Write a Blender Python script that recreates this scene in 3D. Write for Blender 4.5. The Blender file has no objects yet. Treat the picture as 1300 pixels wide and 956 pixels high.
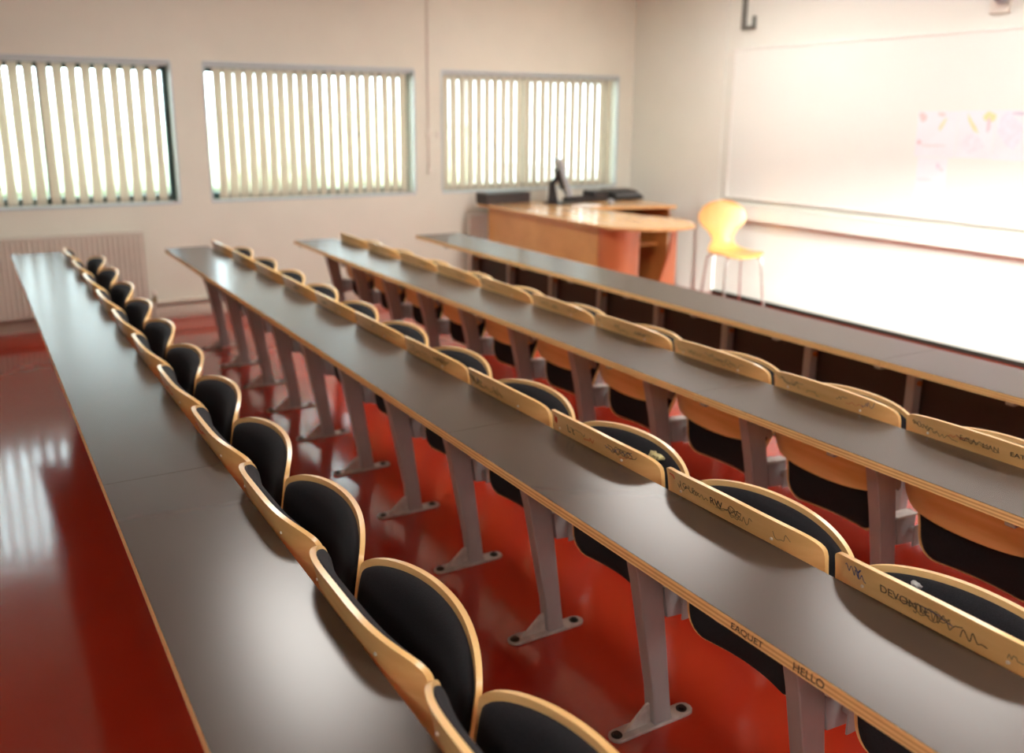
import bpy, bmesh, math, random
from mathutils import Vector, Matrix
random.seed(7)
COL = bpy.context.scene.collection
PI = math.pi

# ------------------------------------------------------------------ helpers
def link(o): COL.objects.link(o); return o

def obj(name, bm, mat, parent=None, smooth=False, bevel=0.0, kind=None):
    bmesh.ops.recalc_face_normals(bm, faces=bm.faces)
    me = bpy.data.meshes.new(name); bm.to_mesh(me); bm.free()
    mats = mat if isinstance(mat, (list, tuple)) else [mat]
    for m in mats: me.materials.append(m)
    if smooth:
        for p in me.polygons: p.use_smooth = True
        try: me.set_sharp_from_angle(angle=math.radians(40))
        except Exception: pass
    o = link(bpy.data.objects.new(name, me))
    if parent: o.parent = parent
    if bevel:
        b = o.modifiers.new('bevel', 'BEVEL'); b.width = bevel; b.segments = 2; b.limit_method = 'ANGLE'
    if kind: o['kind'] = kind
    return o

def empty(name, loc=(0, 0, 0), rz=0):
    o = link(bpy.data.objects.new(name, None)); o.location = loc; o.rotation_euler = (0, 0, rz)
    o.empty_display_size = .05
    return o

def tag(o, label=None, cat=None, group=None):
    if label: o['label'] = label
    if cat: o['category'] = cat
    if group: o['group'] = group
    return o

def kids(o): return [c for c in ALLOBJ() if c.parent == o]
def ALLOBJ(): return list(COL.objects)

def copy_tree(src, parent=None, childmap=None):
    c = src.copy(); COL.objects.link(c)
    if parent: c.parent = parent
    for ch in (childmap or CH).get(src.name, []):
        copy_tree(ch, c, childmap)
    return c
CH = {}
def register(root):
    """remember the children of a finished prototype so that copies are quick"""
    for o in ALLOBJ():
        if o.parent: CH.setdefault(o.parent.name, [])
    for k in CH: CH[k] = [o for o in ALLOBJ() if o.parent and o.parent.name == k]

def box(bm, x0, x1, y0, y1, z0, z1, mi=0):
    v = [bm.verts.new(p) for p in ((x0, y0, z0), (x1, y0, z0), (x1, y1, z0), (x0, y1, z0),
                                   (x0, y0, z1), (x1, y0, z1), (x1, y1, z1), (x0, y1, z1))]
    for f in ((0, 3, 2, 1), (4, 5, 6, 7), (0, 1, 5, 4), (1, 2, 6, 5), (2, 3, 7, 6), (3, 0, 4, 7)):
        fc = bm.faces.new([v[i] for i in f]); fc.material_index = mi
    return bm
def bx(*a, mi=0): return box(bmesh.new(), *a, mi=mi)

def prism(pts, lo, hi, axis='y', bm=None):
    """closed outline pts (2D) extruded along an axis"""
    bm = bm or bmesh.new()
    def P(a, b, t):
        return {'y': (a, t, b), 'x': (t, a, b), 'z': (a, b, t)}[axis]
    A = [bm.verts.new(P(a, b, lo)) for a, b in pts]; B = [bm.verts.new(P(a, b, hi)) for a, b in pts]
    n = len(pts)
    bm.faces.new(A[::-1]); bm.faces.new(B)
    for i in range(n): bm.faces.new((A[i], A[(i + 1) % n], B[(i + 1) % n], B[i]))
    return bm

def cyl(bm, p0, p1, r0, r1=None, n=14, cap=True):
    r1 = r0 if r1 is None else r1
    p0, p1 = Vector(p0), Vector(p1); d = (p1 - p0).normalized()
    a = d.orthogonal().normalized(); b = d.cross(a)
    A = [bm.verts.new(p0 + (a * math.cos(t) + b * math.sin(t)) * r0) for t in [2 * PI * i / n for i in range(n)]]
    B = [bm.verts.new(p1 + (a * math.cos(t) + b * math.sin(t)) * r1) for t in [2 * PI * i / n for i in range(n)]]
    for i in range(n): bm.faces.new((A[i], A[(i + 1) % n], B[(i + 1) % n], B[i]))
    if cap: bm.faces.new(A[::-1]); bm.faces.new(B)
    return bm

def tube(bm, pts, r, n=10):
    pts = [Vector(p) for p in pts]; rings = []
    prev = None
    for i, p in enumerate(pts):
        d = (pts[min(i + 1, len(pts) - 1)] - pts[max(i - 1, 0)]).normalized()
        a = (prev - d * prev.dot(d)).normalized() if prev is not None else d.orthogonal().normalized()
        prev = a; b = d.cross(a)
        rings.append([bm.verts.new(p + (a * math.cos(t) + b * math.sin(t)) * r) for t in [2 * PI * k / n for k in range(n)]])
    for A, B in zip(rings, rings[1:]):
        for i in range(n): bm.faces.new((A[i], A[(i + 1) % n], B[(i + 1) % n], B[i]))
    bm.faces.new(rings[0][::-1]); bm.faces.new(rings[-1])
    return bm

def arc(cx, cy, r, a0, a1, n):
    return [(cx + r * math.cos(math.radians(a0 + (a1 - a0) * i / n)), cy + r * math.sin(math.radians(a0 + (a1 - a0) * i / n))) for i in range(n + 1)]

def smooth_path(P, k=8):
    out = []
    for i in range(len(P) - 1):
        p0 = Vector(P[max(i - 1, 0)]); p1 = Vector(P[i]); p2 = Vector(P[i + 1]); p3 = Vector(P[min(i + 2, len(P) - 1)])
        for j in range(k):
            t = j / k
            out.append(0.5 * ((2 * p1) + (-p0 + p2) * t + (2 * p0 - 5 * p1 + 4 * p2 - p3) * t * t + (-p0 + 3 * p1 - 3 * p2 + p3) * t ** 3))
    out.append(Vector(P[-1])); return out

# ------------------------------------------------------------------ materials
def srgb(r, g, b):
    f = lambda c: (c / 255 / 12.92) if c / 255 <= .04045 else ((c / 255 + .055) / 1.055) ** 2.4
    return (f(r), f(g), f(b), 1)

def mat(name, col, rough=.5, metal=0., spec=.5, coat=0., coat_rough=.1, noise=0., nscale=20., bump=0., bscale=60.,
        stretch=(1, 1, 1), sub=None, transl=0., rnoise=0.):
    m = bpy.data.materials.new(name); m.use_nodes = True; nt = m.node_tree; N = nt.nodes; L = nt.links
    p = N['Principled BSDF']
    p.inputs['Base Color'].default_value = col if len(col) == 4 else (*col, 1)
    p.inputs['Roughness'].default_value = rough; p.inputs['Metallic'].default_value = metal
    p.inputs['Specular IOR Level'].default_value = spec
    p.inputs['Coat Weight'].default_value = coat; p.inputs['Coat Roughness'].default_value = coat_rough
    if noise or bump or rnoise:
        tc = N.new('ShaderNodeTexCoord'); mp = N.new('ShaderNodeMapping'); mp.inputs['Scale'].default_value = stretch
        L.new(tc.outputs['Object'], mp.inputs['Vector'])
        nz = N.new('ShaderNodeTexNoise'); nz.inputs['Scale'].default_value = nscale; nz.inputs['Detail'].default_value = 5
        L.new(mp.outputs[0], nz.inputs['Vector'])
        if noise:
            mx = N.new('ShaderNodeMix'); mx.data_type = 'RGBA'
            c = p.inputs['Base Color'].default_value
            mx.inputs[6].default_value = [max(0, x * (1 - noise)) for x in c[:3]] + [1]
            mx.inputs[7].default_value = [min(1, x * (1 + noise * .7)) for x in c[:3]] + [1]
            if sub: mx.inputs[6].default_value = sub
            cr = N.new('ShaderNodeMapRange'); cr.inputs[1].default_value = .3; cr.inputs[2].default_value = .7
            L.new(nz.outputs['Fac'], cr.inputs[0]); L.new(cr.outputs[0], mx.inputs[0]); L.new(mx.outputs[2], p.inputs['Base Color'])
        if rnoise:
            mr = N.new('ShaderNodeMapRange'); mr.inputs[1].default_value = .3; mr.inputs[2].default_value = .7
            mr.inputs[3].default_value = rough - rnoise; mr.inputs[4].default_value = rough + rnoise
            L.new(nz.outputs['Fac'], mr.inputs[0]); L.new(mr.outputs[0], p.inputs['Roughness'])
        if bump:
            n2 = N.new('ShaderNodeTexNoise'); n2.inputs['Scale'].default_value = bscale; n2.inputs['Detail'].default_value = 4
            L.new(mp.outputs[0], n2.inputs['Vector'])
            b = N.new('ShaderNodeBump'); b.inputs['Strength'].default_value = bump; b.inputs['Distance'].default_value = .002
            L.new(n2.outputs['Fac'], b.inputs['Height']); L.new(b.outputs[0], p.inputs['Normal'])
    if transl:
        t = N.new('ShaderNodeBsdfTranslucent'); t.inputs['Color'].default_value = p.inputs['Base Color'].default_value
        ms = N.new('ShaderNodeMixShader'); ms.inputs[0].default_value = transl
        L.new(p.outputs[0], ms.inputs[1]); L.new(t.outputs[0], ms.inputs[2])
        L.new(ms.outputs[0], N['Material Output'].inputs['Surface'])
    return m

def emit(name, col, s):
    m = bpy.data.materials.new(name); m.use_nodes = True; N = m.node_tree.nodes
    p = N['Principled BSDF']; p.inputs['Emission Color'].default_value = (*col, 1); p.inputs['Emission Strength'].default_value = s
    p.inputs['Base Color'].default_value = (.8, .8, .8, 1)
    return m

def layered_edge(name, light, dark, axis='Z', bands=3.0, thick=.028):
    """plywood edge: thin light and dark veneers seen end-on"""
    m = mat(name, light, rough=.45, spec=.4)
    nt = m.node_tree; N = nt.nodes; L = nt.links; p = N['Principled BSDF']
    tc = N.new('ShaderNodeTexCoord'); sp = N.new('ShaderNodeSeparateXYZ'); L.new(tc.outputs['Object'], sp.inputs[0])
    mul = N.new('ShaderNodeMath'); mul.operation = 'MULTIPLY'; mul.inputs[1].default_value = 2 * PI * bands / thick
    L.new(sp.outputs[axis], mul.inputs[0])
    sn = N.new('ShaderNodeMath'); sn.operation = 'SINE'; L.new(mul.outputs[0], sn.inputs[0])
    nz = N.new('ShaderNodeTexNoise'); nz.inputs['Scale'].default_value = 14; L.new(tc.outputs['Object'], nz.inputs['Vector'])
    ad = N.new('ShaderNodeMath'); ad.operation = 'ADD'; L.new(sn.outputs[0], ad.inputs[0]); L.new(nz.outputs['Fac'], ad.inputs[1])
    mr = N.new('ShaderNodeMapRange'); mr.inputs[1].default_value = -.2; mr.inputs[2].default_value = 1.3
    L.new(ad.outputs[0], mr.inputs[0])
    mx = N.new('ShaderNodeMix'); mx.data_type = 'RGBA'; mx.inputs[6].default_value = dark; mx.inputs[7].default_value = light
    L.new(mr.outputs[0], mx.inputs[0]); L.new(mx.outputs[2], p.inputs['Base Color'])
    return m

def wood(name, light, dark, rough=.35, stretch=(1, 1, 1), scale=9, coat=.3):
    m = mat(name, light, rough=rough, spec=.5, coat=coat, coat_rough=.15)
    nt = m.node_tree; N = nt.nodes; L = nt.links; p = N['Principled BSDF']
    tc = N.new('ShaderNodeTexCoord'); mp = N.new('ShaderNodeMapping'); mp.inputs['Scale'].default_value = stretch
    L.new(tc.outputs['Object'], mp.inputs['Vector'])
    nz = N.new('ShaderNodeTexNoise'); nz.inputs['Scale'].default_value = scale; nz.inputs['Detail'].default_value = 7
    nz.inputs['Distortion'].default_value = .4
    L.new(mp.outputs[0], nz.inputs['Vector'])
    mr = N.new('ShaderNodeMapRange'); mr.inputs[1].default_value = .35; mr.inputs[2].default_value = .68
    L.new(nz.outputs['Fac'], mr.inputs[0])
    mx = N.new('ShaderNodeMix'); mx.data_type = 'RGBA'; mx.inputs[6].default_value = light; mx.inputs[7].default_value = dark
    L.new(mr.outputs[0], mx.inputs[0]); L.new(mx.outputs[2], p.inputs['Base Color'])
    return m

M = {}
M['wall'] = mat('wall_paint', srgb(224, 222, 210), rough=.55, noise=.03, nscale=3, bump=.1, bscale=120)
M['wall_gloss'] = mat('glossy_white_wall_paint', srgb(226, 228, 222), rough=.24, spec=.6, noise=.02, nscale=3)
M['ceiling'] = mat('ceiling_tiles', srgb(225, 222, 215), rough=.8, noise=.05, nscale=30)
M['floor'] = mat('red_vinyl_floor', srgb(170, 46, 27), rough=.125, spec=.85, noise=.06, nscale=2.2, bump=.35, bscale=7, rnoise=.02)
M['skirt'] = mat('skirting_paint', srgb(212, 204, 190), rough=.4, noise=.03, nscale=8)
M['skirt_dark'] = mat('black_skirting', srgb(26, 30, 26), rough=.5, noise=.1, nscale=12)
M['alu'] = mat('window_aluminium', srgb(196, 206, 210), rough=.4, metal=.1, noise=.05, nscale=14)
M['frame_dark'] = mat('dark_green_window_frame', srgb(38, 62, 60), rough=.45, noise=.08, nscale=9)
M['reveal'] = mat('window_reveal_paint', srgb(228, 226, 220), rough=.5, noise=.02, nscale=8)
M['slat'] = mat('blind_fabric', srgb(216, 206, 190), rough=.8, noise=.03, nscale=50, stretch=(1, 1, .1), transl=.4)
M['headrail'] = mat('blind_headrail', srgb(205, 210, 212), rough=.4, noise=.04, nscale=8)
M['desk'] = mat('brown_grey_laminate', srgb(70, 59, 51), rough=.26, spec=.42, noise=.03, nscale=4)
M['desk_edge'] = layered_edge('desk_plywood_edge', srgb(240, 208, 150), srgb(202, 162, 108))
M['ply'] = wood('birch_plywood_face', srgb(240, 202, 140), srgb(224, 180, 114), stretch=(1, .35, 3.0), scale=8)
M['ply_edge'] = wood('birch_plywood_edge', srgb(246, 208, 142), srgb(228, 180, 110), stretch=(1, .3, 1), scale=12)
M['fabric'] = mat('black_upholstery', srgb(38, 39, 43), rough=.9, spec=.2, noise=.2, nscale=300, bump=.5, bscale=500)
M['fabric'].node_tree.nodes['Principled BSDF'].inputs['Sheen Weight'].default_value = .03
M['steel'] = mat('painted_steel', srgb(164, 162, 163), rough=.38, metal=.15, noise=.1, nscale=14, stretch=(1, 1, .4))
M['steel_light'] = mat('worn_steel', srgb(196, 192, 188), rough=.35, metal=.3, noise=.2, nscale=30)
M['bolt'] = mat('dark_bolt_head', srgb(60, 58, 56), rough=.35, metal=.8, noise=.1, nscale=40)
M['cap'] = mat('white_plastic_cap', srgb(225, 220, 210), rough=.4, noise=.03, nscale=40)
M['panel'] = mat('dark_brown_panel', srgb(44, 27, 24), rough=.45, noise=.15, nscale=6)
M['foam'] = mat('yellow_foam', srgb(214, 206, 150), rough=.95, noise=.3, nscale=60, bump=1., bscale=120)
M['tear'] = mat('torn_thread', srgb(165, 170, 168), rough=.9, noise=.2, nscale=90)
M['beech'] = wood('beech_veneer', srgb(236, 184, 110), srgb(220, 162, 92), stretch=(3, .5, .5), scale=6, coat=.4)
M['beech_top'] = wood('beech_desk_top', srgb(232, 182, 122), srgb(218, 164, 104), stretch=(2, .5, .5), scale=6, rough=.22, coat=.5)
M['beech_red_bounce'] = wood('beech_tinted_by_floor_bounce', srgb(222, 138, 90), srgb(205, 116, 70), stretch=(1, 1, .3), scale=6, coat=.3)  # red bounce from the sunlit floor painted into the beech colour
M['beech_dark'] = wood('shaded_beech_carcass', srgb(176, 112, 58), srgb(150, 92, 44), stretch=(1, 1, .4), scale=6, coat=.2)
M['chair_wood'] = wood('maple_chair_shell', srgb(234, 178, 104), srgb(224, 162, 90), stretch=(1, 1, .3), scale=7, coat=.3)
M['chrome'] = mat('chrome_tube', srgb(225, 222, 222), rough=.12, metal=1., noise=.02, nscale=10)
M['rad'] = mat('radiator_enamel', srgb(205, 196, 184), rough=.35, noise=.02, nscale=10)
M['brass'] = mat('valve_brass', srgb(140, 125, 80), rough=.3, metal=.8, noise=.1, nscale=40)
M['black'] = mat('black_plastic', srgb(34, 34, 38), rough=.4, noise=.08, nscale=20)
M['blackbox'] = mat('dark_brown_box', srgb(58, 50, 50), rough=.5, noise=.08, nscale=20)
M['grey_plastic'] = mat('grey_plastic', srgb(150, 155, 162), rough=.35, noise=.04, nscale=20)
M['screen'] = mat('monitor_glass', srgb(120, 128, 136), rough=.15, noise=.03, nscale=3)
M['board'] = mat('whiteboard_enamel', srgb(230, 233, 230), rough=.3, spec=.6, noise=.01, nscale=3)
M['board_trim'] = mat('whiteboard_trim', srgb(226, 224, 222), rough=.4, metal=.0, noise=.03, nscale=10)
M['conduit'] = mat('painted_conduit', srgb(216, 206, 196), rough=.5, noise=.02, nscale=10)
M['iron'] = mat('grey_iron_bracket', srgb(120, 122, 118), rough=.45, metal=.4, noise=.08, nscale=20)
M['paper'] = mat('poster_paper', srgb(232, 232, 240), rough=.7, noise=.03, nscale=5)
M['ink'] = mat('black_ink', srgb(38, 34, 40), rough=.7, noise=.1, nscale=30)
M['ink_faint'] = mat('faded_ink', srgb(120, 104, 78), rough=.7, noise=.2, nscale=60)
M['ink_mid'] = mat('half_faded_ink', srgb(92, 78, 66), rough=.7, noise=.2, nscale=60)
M['ink_red'] = mat('red_ink', srgb(205, 84, 62), rough=.7, noise=.1, nscale=30)
M['ink_blue'] = mat('blue_ink', srgb(70, 78, 130), rough=.7, noise=.1, nscale=30)
M['chalk'] = mat('pale_scratches', srgb(92, 72, 66), rough=.8, noise=.2, nscale=60)
M['hedge'] = mat('hedge_leaves', srgb(196, 206, 180), rough=.8, noise=.35, nscale=2)
M['ground'] = mat('outdoor_paving', srgb(190, 190, 182), rough=.9, noise=.1, nscale=2)
M['lamp'] = emit('luminaire_diffuser', (1.0, .97, .91), 8.5)
M['white_metal'] = mat('white_enamelled_steel', srgb(230, 228, 222), rough=.4, noise=.02, nscale=10)
g = bpy.data.materials.new('window_glass'); g.use_nodes = True
gn = g.node_tree.nodes; gl = g.node_tree.links
tr = gn.new('ShaderNodeBsdfTransparent'); gs = gn.new('ShaderNodeBsdfGlossy'); gs.inputs['Roughness'].default_value = .02
fr = gn.new('ShaderNodeFresnel'); fr.inputs[0].default_value = 1.45; ms = gn.new('ShaderNodeMixShader')
tr.inputs[0].default_value = (.93, .97, .95, 1)
gl.new(fr.outputs[0], ms.inputs[0]); gl.new(tr.outputs[0], ms.inputs[1]); gl.new(gs.outputs[0], ms.inputs[2])
gl.new(ms.outputs[0], gn['Material Output'].inputs['Surface']); M['glass'] = g

# ------------------------------------------------------------------ room
X0, X1, Y0, Y1, H = -3.0, 6.09, -3.2, 7.77, 3.05
def struct(name, bm, m, **k): return obj(name, bm, m, kind='structure', **k)
struct('floor', bx(X0, X1, Y0, Y1, -.1, 0), M['floor'])

def tile_ceiling():
    m = M['ceiling']; N = m.node_tree.nodes; L = m.node_tree.links; p = N['Principled BSDF']
    tc = N.new('ShaderNodeTexCoord'); br = N.new('ShaderNodeTexBrick'); br.offset = 0
    br.inputs['Scale'].default_value = 1; br.inputs['Brick Width'].default_value = .6; br.inputs['Row Height'].default_value = .6
    br.inputs['Mortar Size'].default_value = .012
    br.inputs['Color1'].default_value = srgb(226, 222, 214); br.inputs['Color2'].default_value = srgb(220, 217, 208)
    br.inputs['Mortar'].default_value = srgb(170, 168, 162)
    L.new(tc.outputs['Object'], br.inputs['Vector']); L.new(br.outputs['Color'], p.inputs['Base Color'])
tile_ceiling()
struct('ceiling', bx(X0, X1, Y0, Y1, H, H + .1), M['ceiling'])

WINS = [(-.34, 1.505), (1.752, 3.602), (3.872, 5.905)]
WZ0, WZ1 = .935, 2.05
def wall_with_holes(name, y0, y1, holes, z0, z1, xa, xb, m):
    bm = bmesh.new()
    box(bm, xa, xb, y0, y1, 0, z0); box(bm, xa, xb, y0, y1, z1, H)
    x = xa
    for a, b in holes:
        box(bm, x, a, y0, y1, z0, z1); x = b
    box(bm, x, xb, y0, y1, z0, z1)
    return struct(name, bm, m)
wall_with_holes('wall_back', Y1, Y1 + .3, WINS, WZ0, WZ1, X0 - .2, X1 + .25, M['wall'])
struct('wall_left', bx(X0 - .2, X0, Y0, Y1, 0, H), M['wall'])
RW = [(4.2, 5.3)]  # unseen rear window, placed so the low sun lands on the board wall
wall_with_holes('wall_front', Y0 - .3, Y0, RW, 1.0, 2.3, X0 - .2, X1 + .25, M['wall'])
struct('wall_right', bx(X1, X1 + .25, Y0, Y1, 0, H), M['wall_gloss'])
# shallow boxed pilaster on the board wall
struct('trim_1', bx(X1 - .012, X1, 6.42, 6.66, 0, H), M['wall_gloss'], bevel=.003)
# skirtings
b = bx(X0, X1, Y1 - .018, Y1, .0, .03); box(b, X0, X1, Y1 - .03, Y1, .03, .105)
box(b, X0, X1, Y1 - .055, Y1, .135, .155)
struct('baseboard_back', b, M['skirt'], bevel=.003)
struct('baseboard_right', bx(X1 - .016, X1, Y0, 6.42, 0, .045), M['skirt_dark'], bevel=.003)
struct('baseboard_left', bx(X0, X0 + .018, Y0, Y1, 0, .1), M['skirt'], bevel=.003)
# dado trunking on the board wall
b = bx(X1 - .06, X1, Y0, 6.42, .765, .875)
box(b, X1 - .064, X1, Y0, 6.42, .755, .765); box(b, X1 - .064, X1, Y0, 6.42, .875, .885)
struct('trim_2', b, M['white_metal'], bevel=.003)

def window(n, xa, xb, z0, z1, yin, yout, dark=True, parts=1, flip=1):
    """frame set back in the reveal"""
    root = empty('window_%d' % n, ((xa + xb) / 2, yin, z0)); root['kind'] = 'structure'
    w = (xb - xa) / 2; h = z1 - z0; fy = .16 * flip
    lo, hi = min(fy, fy + .05 * flip), max(fy, fy + .05 * flip)
    fm = M['frame_dark']; t = .045
    bm = bmesh.new()
    box(bm, -w, -w + t, lo, hi, 0, h); box(bm, w - t, w, lo, hi, 0, h)
    box(bm, -w + t, w - t, lo, hi, 0, t + .02); box(bm, -w + t, w - t, lo, hi, h - t - .03, h)
    for k in range(1, parts + 1):
        xm = -w + 2 * w * k / (parts + 1); box(bm, xm - .02, xm + .02, lo, hi, t, h - t)
    obj('window_frame', bm, fm, root, bevel=.003)
    obj('window_pane', bx(-w + t, w - t, (lo + hi) / 2 - .003, (lo + hi) / 2 + .003, t + .02, h - t - .03), M['glass'], root)
    # aluminium trim round the opening
    bm = bmesh.new(); e = .016; a, c = (-.006, .02) if flip > 0 else (-.02, .006)
    box(bm, -w, w, a, c, -e * .3, e); box(bm, -w, w, a, c, h - e, h + e * .3)
    box(bm, -w - e * .3, -w + e * .8, a, c, e, h - e); box(bm, w - e * .8, w + e * .3, a, c, e, h - e)
    obj('window_trim', bm, M['alu'], root, bevel=.002)
    obj('window_sill', bx(-w + .001, w - .001, min(0, fy), max(0, fy), -.002, .012), M['reveal'], root)
    return root
for i, (a, c) in enumerate(WINS): window(i + 1, a, c, WZ0, WZ1, Y1, Y1 + .3, parts=1)
for i, (a, c) in enumerate(RW): window(i + 4, a, c, 1.0, 2.3, Y0, Y0 - .3, parts=2, flip=-1)

# vertical blinds -----------------------------------------------------------
def slat_mesh(w, h):
    bm = bmesh.new(); n = 6; th = .0012
    for side in (0, 1): pass
    F = []; B = []
    for i in range(n + 1):
        s = -1 + 2 * i / n; x = s * w / 2; y = -.006 * (1 - s * s)
        F.append((x, y)); B.append((x, y + th))
    pts = F + B[::-1]
    prism(pts, 0, h, 'z', bm)
    # small weight pocket at the foot
    box(bm, -w / 2 + .002, w / 2 - .002, -.004, .004, .0, .03)
    return bm
def blind(n, xa, xb, ang, pitch, label, jit=0., xstart=0., gaps=()):
    root = empty('vertical_blind', ((xa + xb) / 2, Y1 + .05, WZ1 - .003))
    tag(root, label, 'blind')
    w = (xb - xa) / 2; hh = 1.045
    obj('headrail', bx(-w + .004, w - .004, -.022, .022, -.038, .0), M['headrail'], root, bevel=.003)
    sl = obj('slat', slat_mesh(.089, hh), M['slat'], root, smooth=True)
    N = int((2 * w - .1 - xstart) / pitch); rnd = random.Random(n)
    first = True
    for k in range(N + 1):
        x = -w + .06 + xstart + k * pitch
        o = sl if first else sl.copy()
        if not first: COL.objects.link(o)
        first = False
        a = ang + rnd.uniform(-jit, jit)
        if k in gaps: a += 13
        o.location = (x, rnd.uniform(-.003, .003), -.042 - hh); o.rotation_euler = (0, 0, math.radians(a))
    # bottom chain between the slats
    bm = bmesh.new(); tube(bm, [(-w + .06 + xstart + k * pitch * .5, 0, -.04 - hh + .012 - (.012 if k % 2 else 0)) for k in range(2 * N + 1)], .0012, 5)
    obj('bead_chain', bm, M['cap'], root)
blind(1, *WINS[0], 33, .098, 'beige vertical blind in the leftmost window, slats open to daylight', jit=3)
blind(2, *WINS[1], 15, .086, 'beige vertical blind in the middle window, between the other two blinds', jit=3, xstart=.06, gaps=(10, 11, 12, 14, 16))
blind(3, *WINS[2], 6, .090, 'beige vertical blind in the window behind the computer monitor', jit=3)

# luminaires ------------------------------------------------------------------
def luminaire():
    root = empty('ceiling_light', (0, 0, H))
    bm = bmesh.new(); w, l, h = .30, .76, .07
    box(bm, -w, w, -l, l, -.02, 0); box(bm, -w, -w + .012, -l, l, -h, -.02); box(bm, w - .012, w, -l, l, -h, -.02)
    box(bm, -w + .012, w - .012, -l, -l + .012, -h, -.02); box(bm, -w + .012, w - .012, l - .012, l, -h, -.02)
    obj('lamp_housing', bm, M['white_metal'], root, bevel=.002)
    obj('diffuser', bx(-w + .012, w - .012, -l + .012, l - .012, -h + .004, -.03), M['lamp'], root)
    return root
P = luminaire(); register(P); first = True
for i, (x, y, lab) in enumerate([(1.5, 4.9, 'second from the windows over the left rows'), (4.7, 5.4, 'nearest the teacher desk'), 
                  (4.7, 2.9, 'in front of the whiteboard'), (4.7, .3, 'behind the viewer on the right'), (1.5, -.6, 'added fill behind the viewer on the left'), (-1.5, -1.2, 'added fill far left behind the viewer')]):  # last two are unseen fill lights added to brighten rows and seat backs
    o = P if first else copy_tree(P); first = False
    o.location = (x, y, H); tag(o, 'long white ceiling light with warm diffuser, ' + lab, 'light', 'ceiling lights')

# ------------------------------------------------------------------ lecture rows
PITCH = .5417; YB = .04
XL = {1: .2138, 2: 1.1441, 3: 2.0588, 4: 2.985}
XG = {1: .5259, 2: 1.4535, 3: 2.3788, 4: 3.345}
YEND = {1: 6.76, 2: 6.60, 3: 6.60, 4: 6.46}
JOINT = {1: [6.76, 4.62, 2.36, .1], 2: [6.60, 4.5, 2.28, .06], 3: [6.60, 4.45, 2.225, .0], 4: [6.46, 4.48, 2.2, .0]}
DT, DH = .026, .74
rowname = {1: 'leftmost row', 2: 'second row from the left', 3: 'third row from the left', 4: 'front row nearest the whiteboard'}
boardpos = ['end board nearest the windows', 'middle board', 'board nearest the viewer']
def desk_board(r, j):
    ya, yb = JOINT[r][j + 1], JOINT[r][j]
    root = empty('desk_board', (XL[r], (ya + yb) / 2, DH - DT)); L = (yb - ya) / 2 - .0007; w = XG[r] - XL[r] - (.014 if r < 4 else 0)
    tag(root, 'long narrow brown laminate desk top, %s, %s' % (rowname[r], boardpos[j]), 'desk', 'lecture desk tops')
    # plywood core with light edges
    obj('plywood_core', bx(0, w, -L, L, 0, DT - .0012), M['desk_edge'], root, bevel=.0012)
    obj('laminate_top', bx(.0012, w - .001, -L + .0003, L - .0003, DT - .0012, DT), M['desk'], root)
    return root
boards = {}
for r in (1, 2, 3, 4):
    for j in range(3): boards[r, j] = desk_board(r, j)

# frames ----------------------------------------------------------------------
def frame_proto():
    """steel support under rows 1-3, x measured from the desk's rear (left) edge"""
    root = empty('bench_support', (0, 0, 0)); S = M['steel']; t = .021
    post = [(.200, .7135), (.300, .7135), (.306, .66), (.344, .44), (.398, .03), (.405, .009), (.340, .009), (.328, .12), (.262, .46)]
    obj('post', prism(post, -t, t), S, root, bevel=.004)
    # back bracket under the desk and behind the back rest
    br = [(.30, .712), (.322, .712), (.365, .60), (.378, .525), (.366, .515), (.345, .53), (.3265, .585), (.316, .60)]
    obj('back_bracket', prism(br, -.005, .005), S, root, bevel=.003)
    obj('desk_bearer', bx(.03, .20, -.014, .014, .694, .7135), S, root, bevel=.003)
    arm = [(.352, .425), (.452, .42), (.452, .325), (.368, .333)]
    obj('seat_arm', prism(arm, -t * .8, t * .8), S, root, bevel=.003)
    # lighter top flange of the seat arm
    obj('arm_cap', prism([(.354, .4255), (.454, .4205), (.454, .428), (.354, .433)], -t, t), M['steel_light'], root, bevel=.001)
    pl = [(.23, -.026)] + [(.46, -.026)] + arc(.462, 0, .026, -90, 90, 6) + [(.23, .026)] + arc(.228, 0, .026, 90, 270, 6)
    fp = obj('foot_plate', prism(pl, 0, .009, 'z'), M['steel_light'], root, bevel=.0015)
    for x in (.225, .455):
        b = bmesh.new(); cyl(b, (x, 0, .009), (x, 0, .017), .011, .010, 8); cyl(b, (x, 0, .009), (x, 0, .011), .016, n=14)
        obj('bolt', b, M['bolt'], fp)
    obj('gusset', prism([(.25, .009), (.345, .009), (.336, .072), (.322, .070)], -.004, .004), M['steel_light'], root, bevel=.001)
    b = bmesh.new(); cyl(b, (.362, -.011, .575), (.362, .011, .575), .008, n=10)
    obj('bracket_bolt', b, M['bolt'], root)
    return root
FP = frame_proto(); register(FP); first = True
ords = ['first', 'second', 'third', 'fourth', 'fifth', 'sixth', 'seventh', 'eighth', 'ninth', 'tenth', 'eleventh', 'twelfth', 'thirteenth']
for r in (1, 2, 3):
    k0 = 1
    for k in range(12, k0 - 1, -1):
        o = FP if first else copy_tree(FP); first = False
        y = YB + k * PITCH + {1: .058, 2: .033, 3: .0}[r]
        o.location = (XL[r] - .008, y, 0)
        tag(o, 'grey steel leg frame under the %s, %s from the windows' % (rowname[r], ords[12 - k]), 'leg frame', 'steel leg frames of the seating rows')

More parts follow.
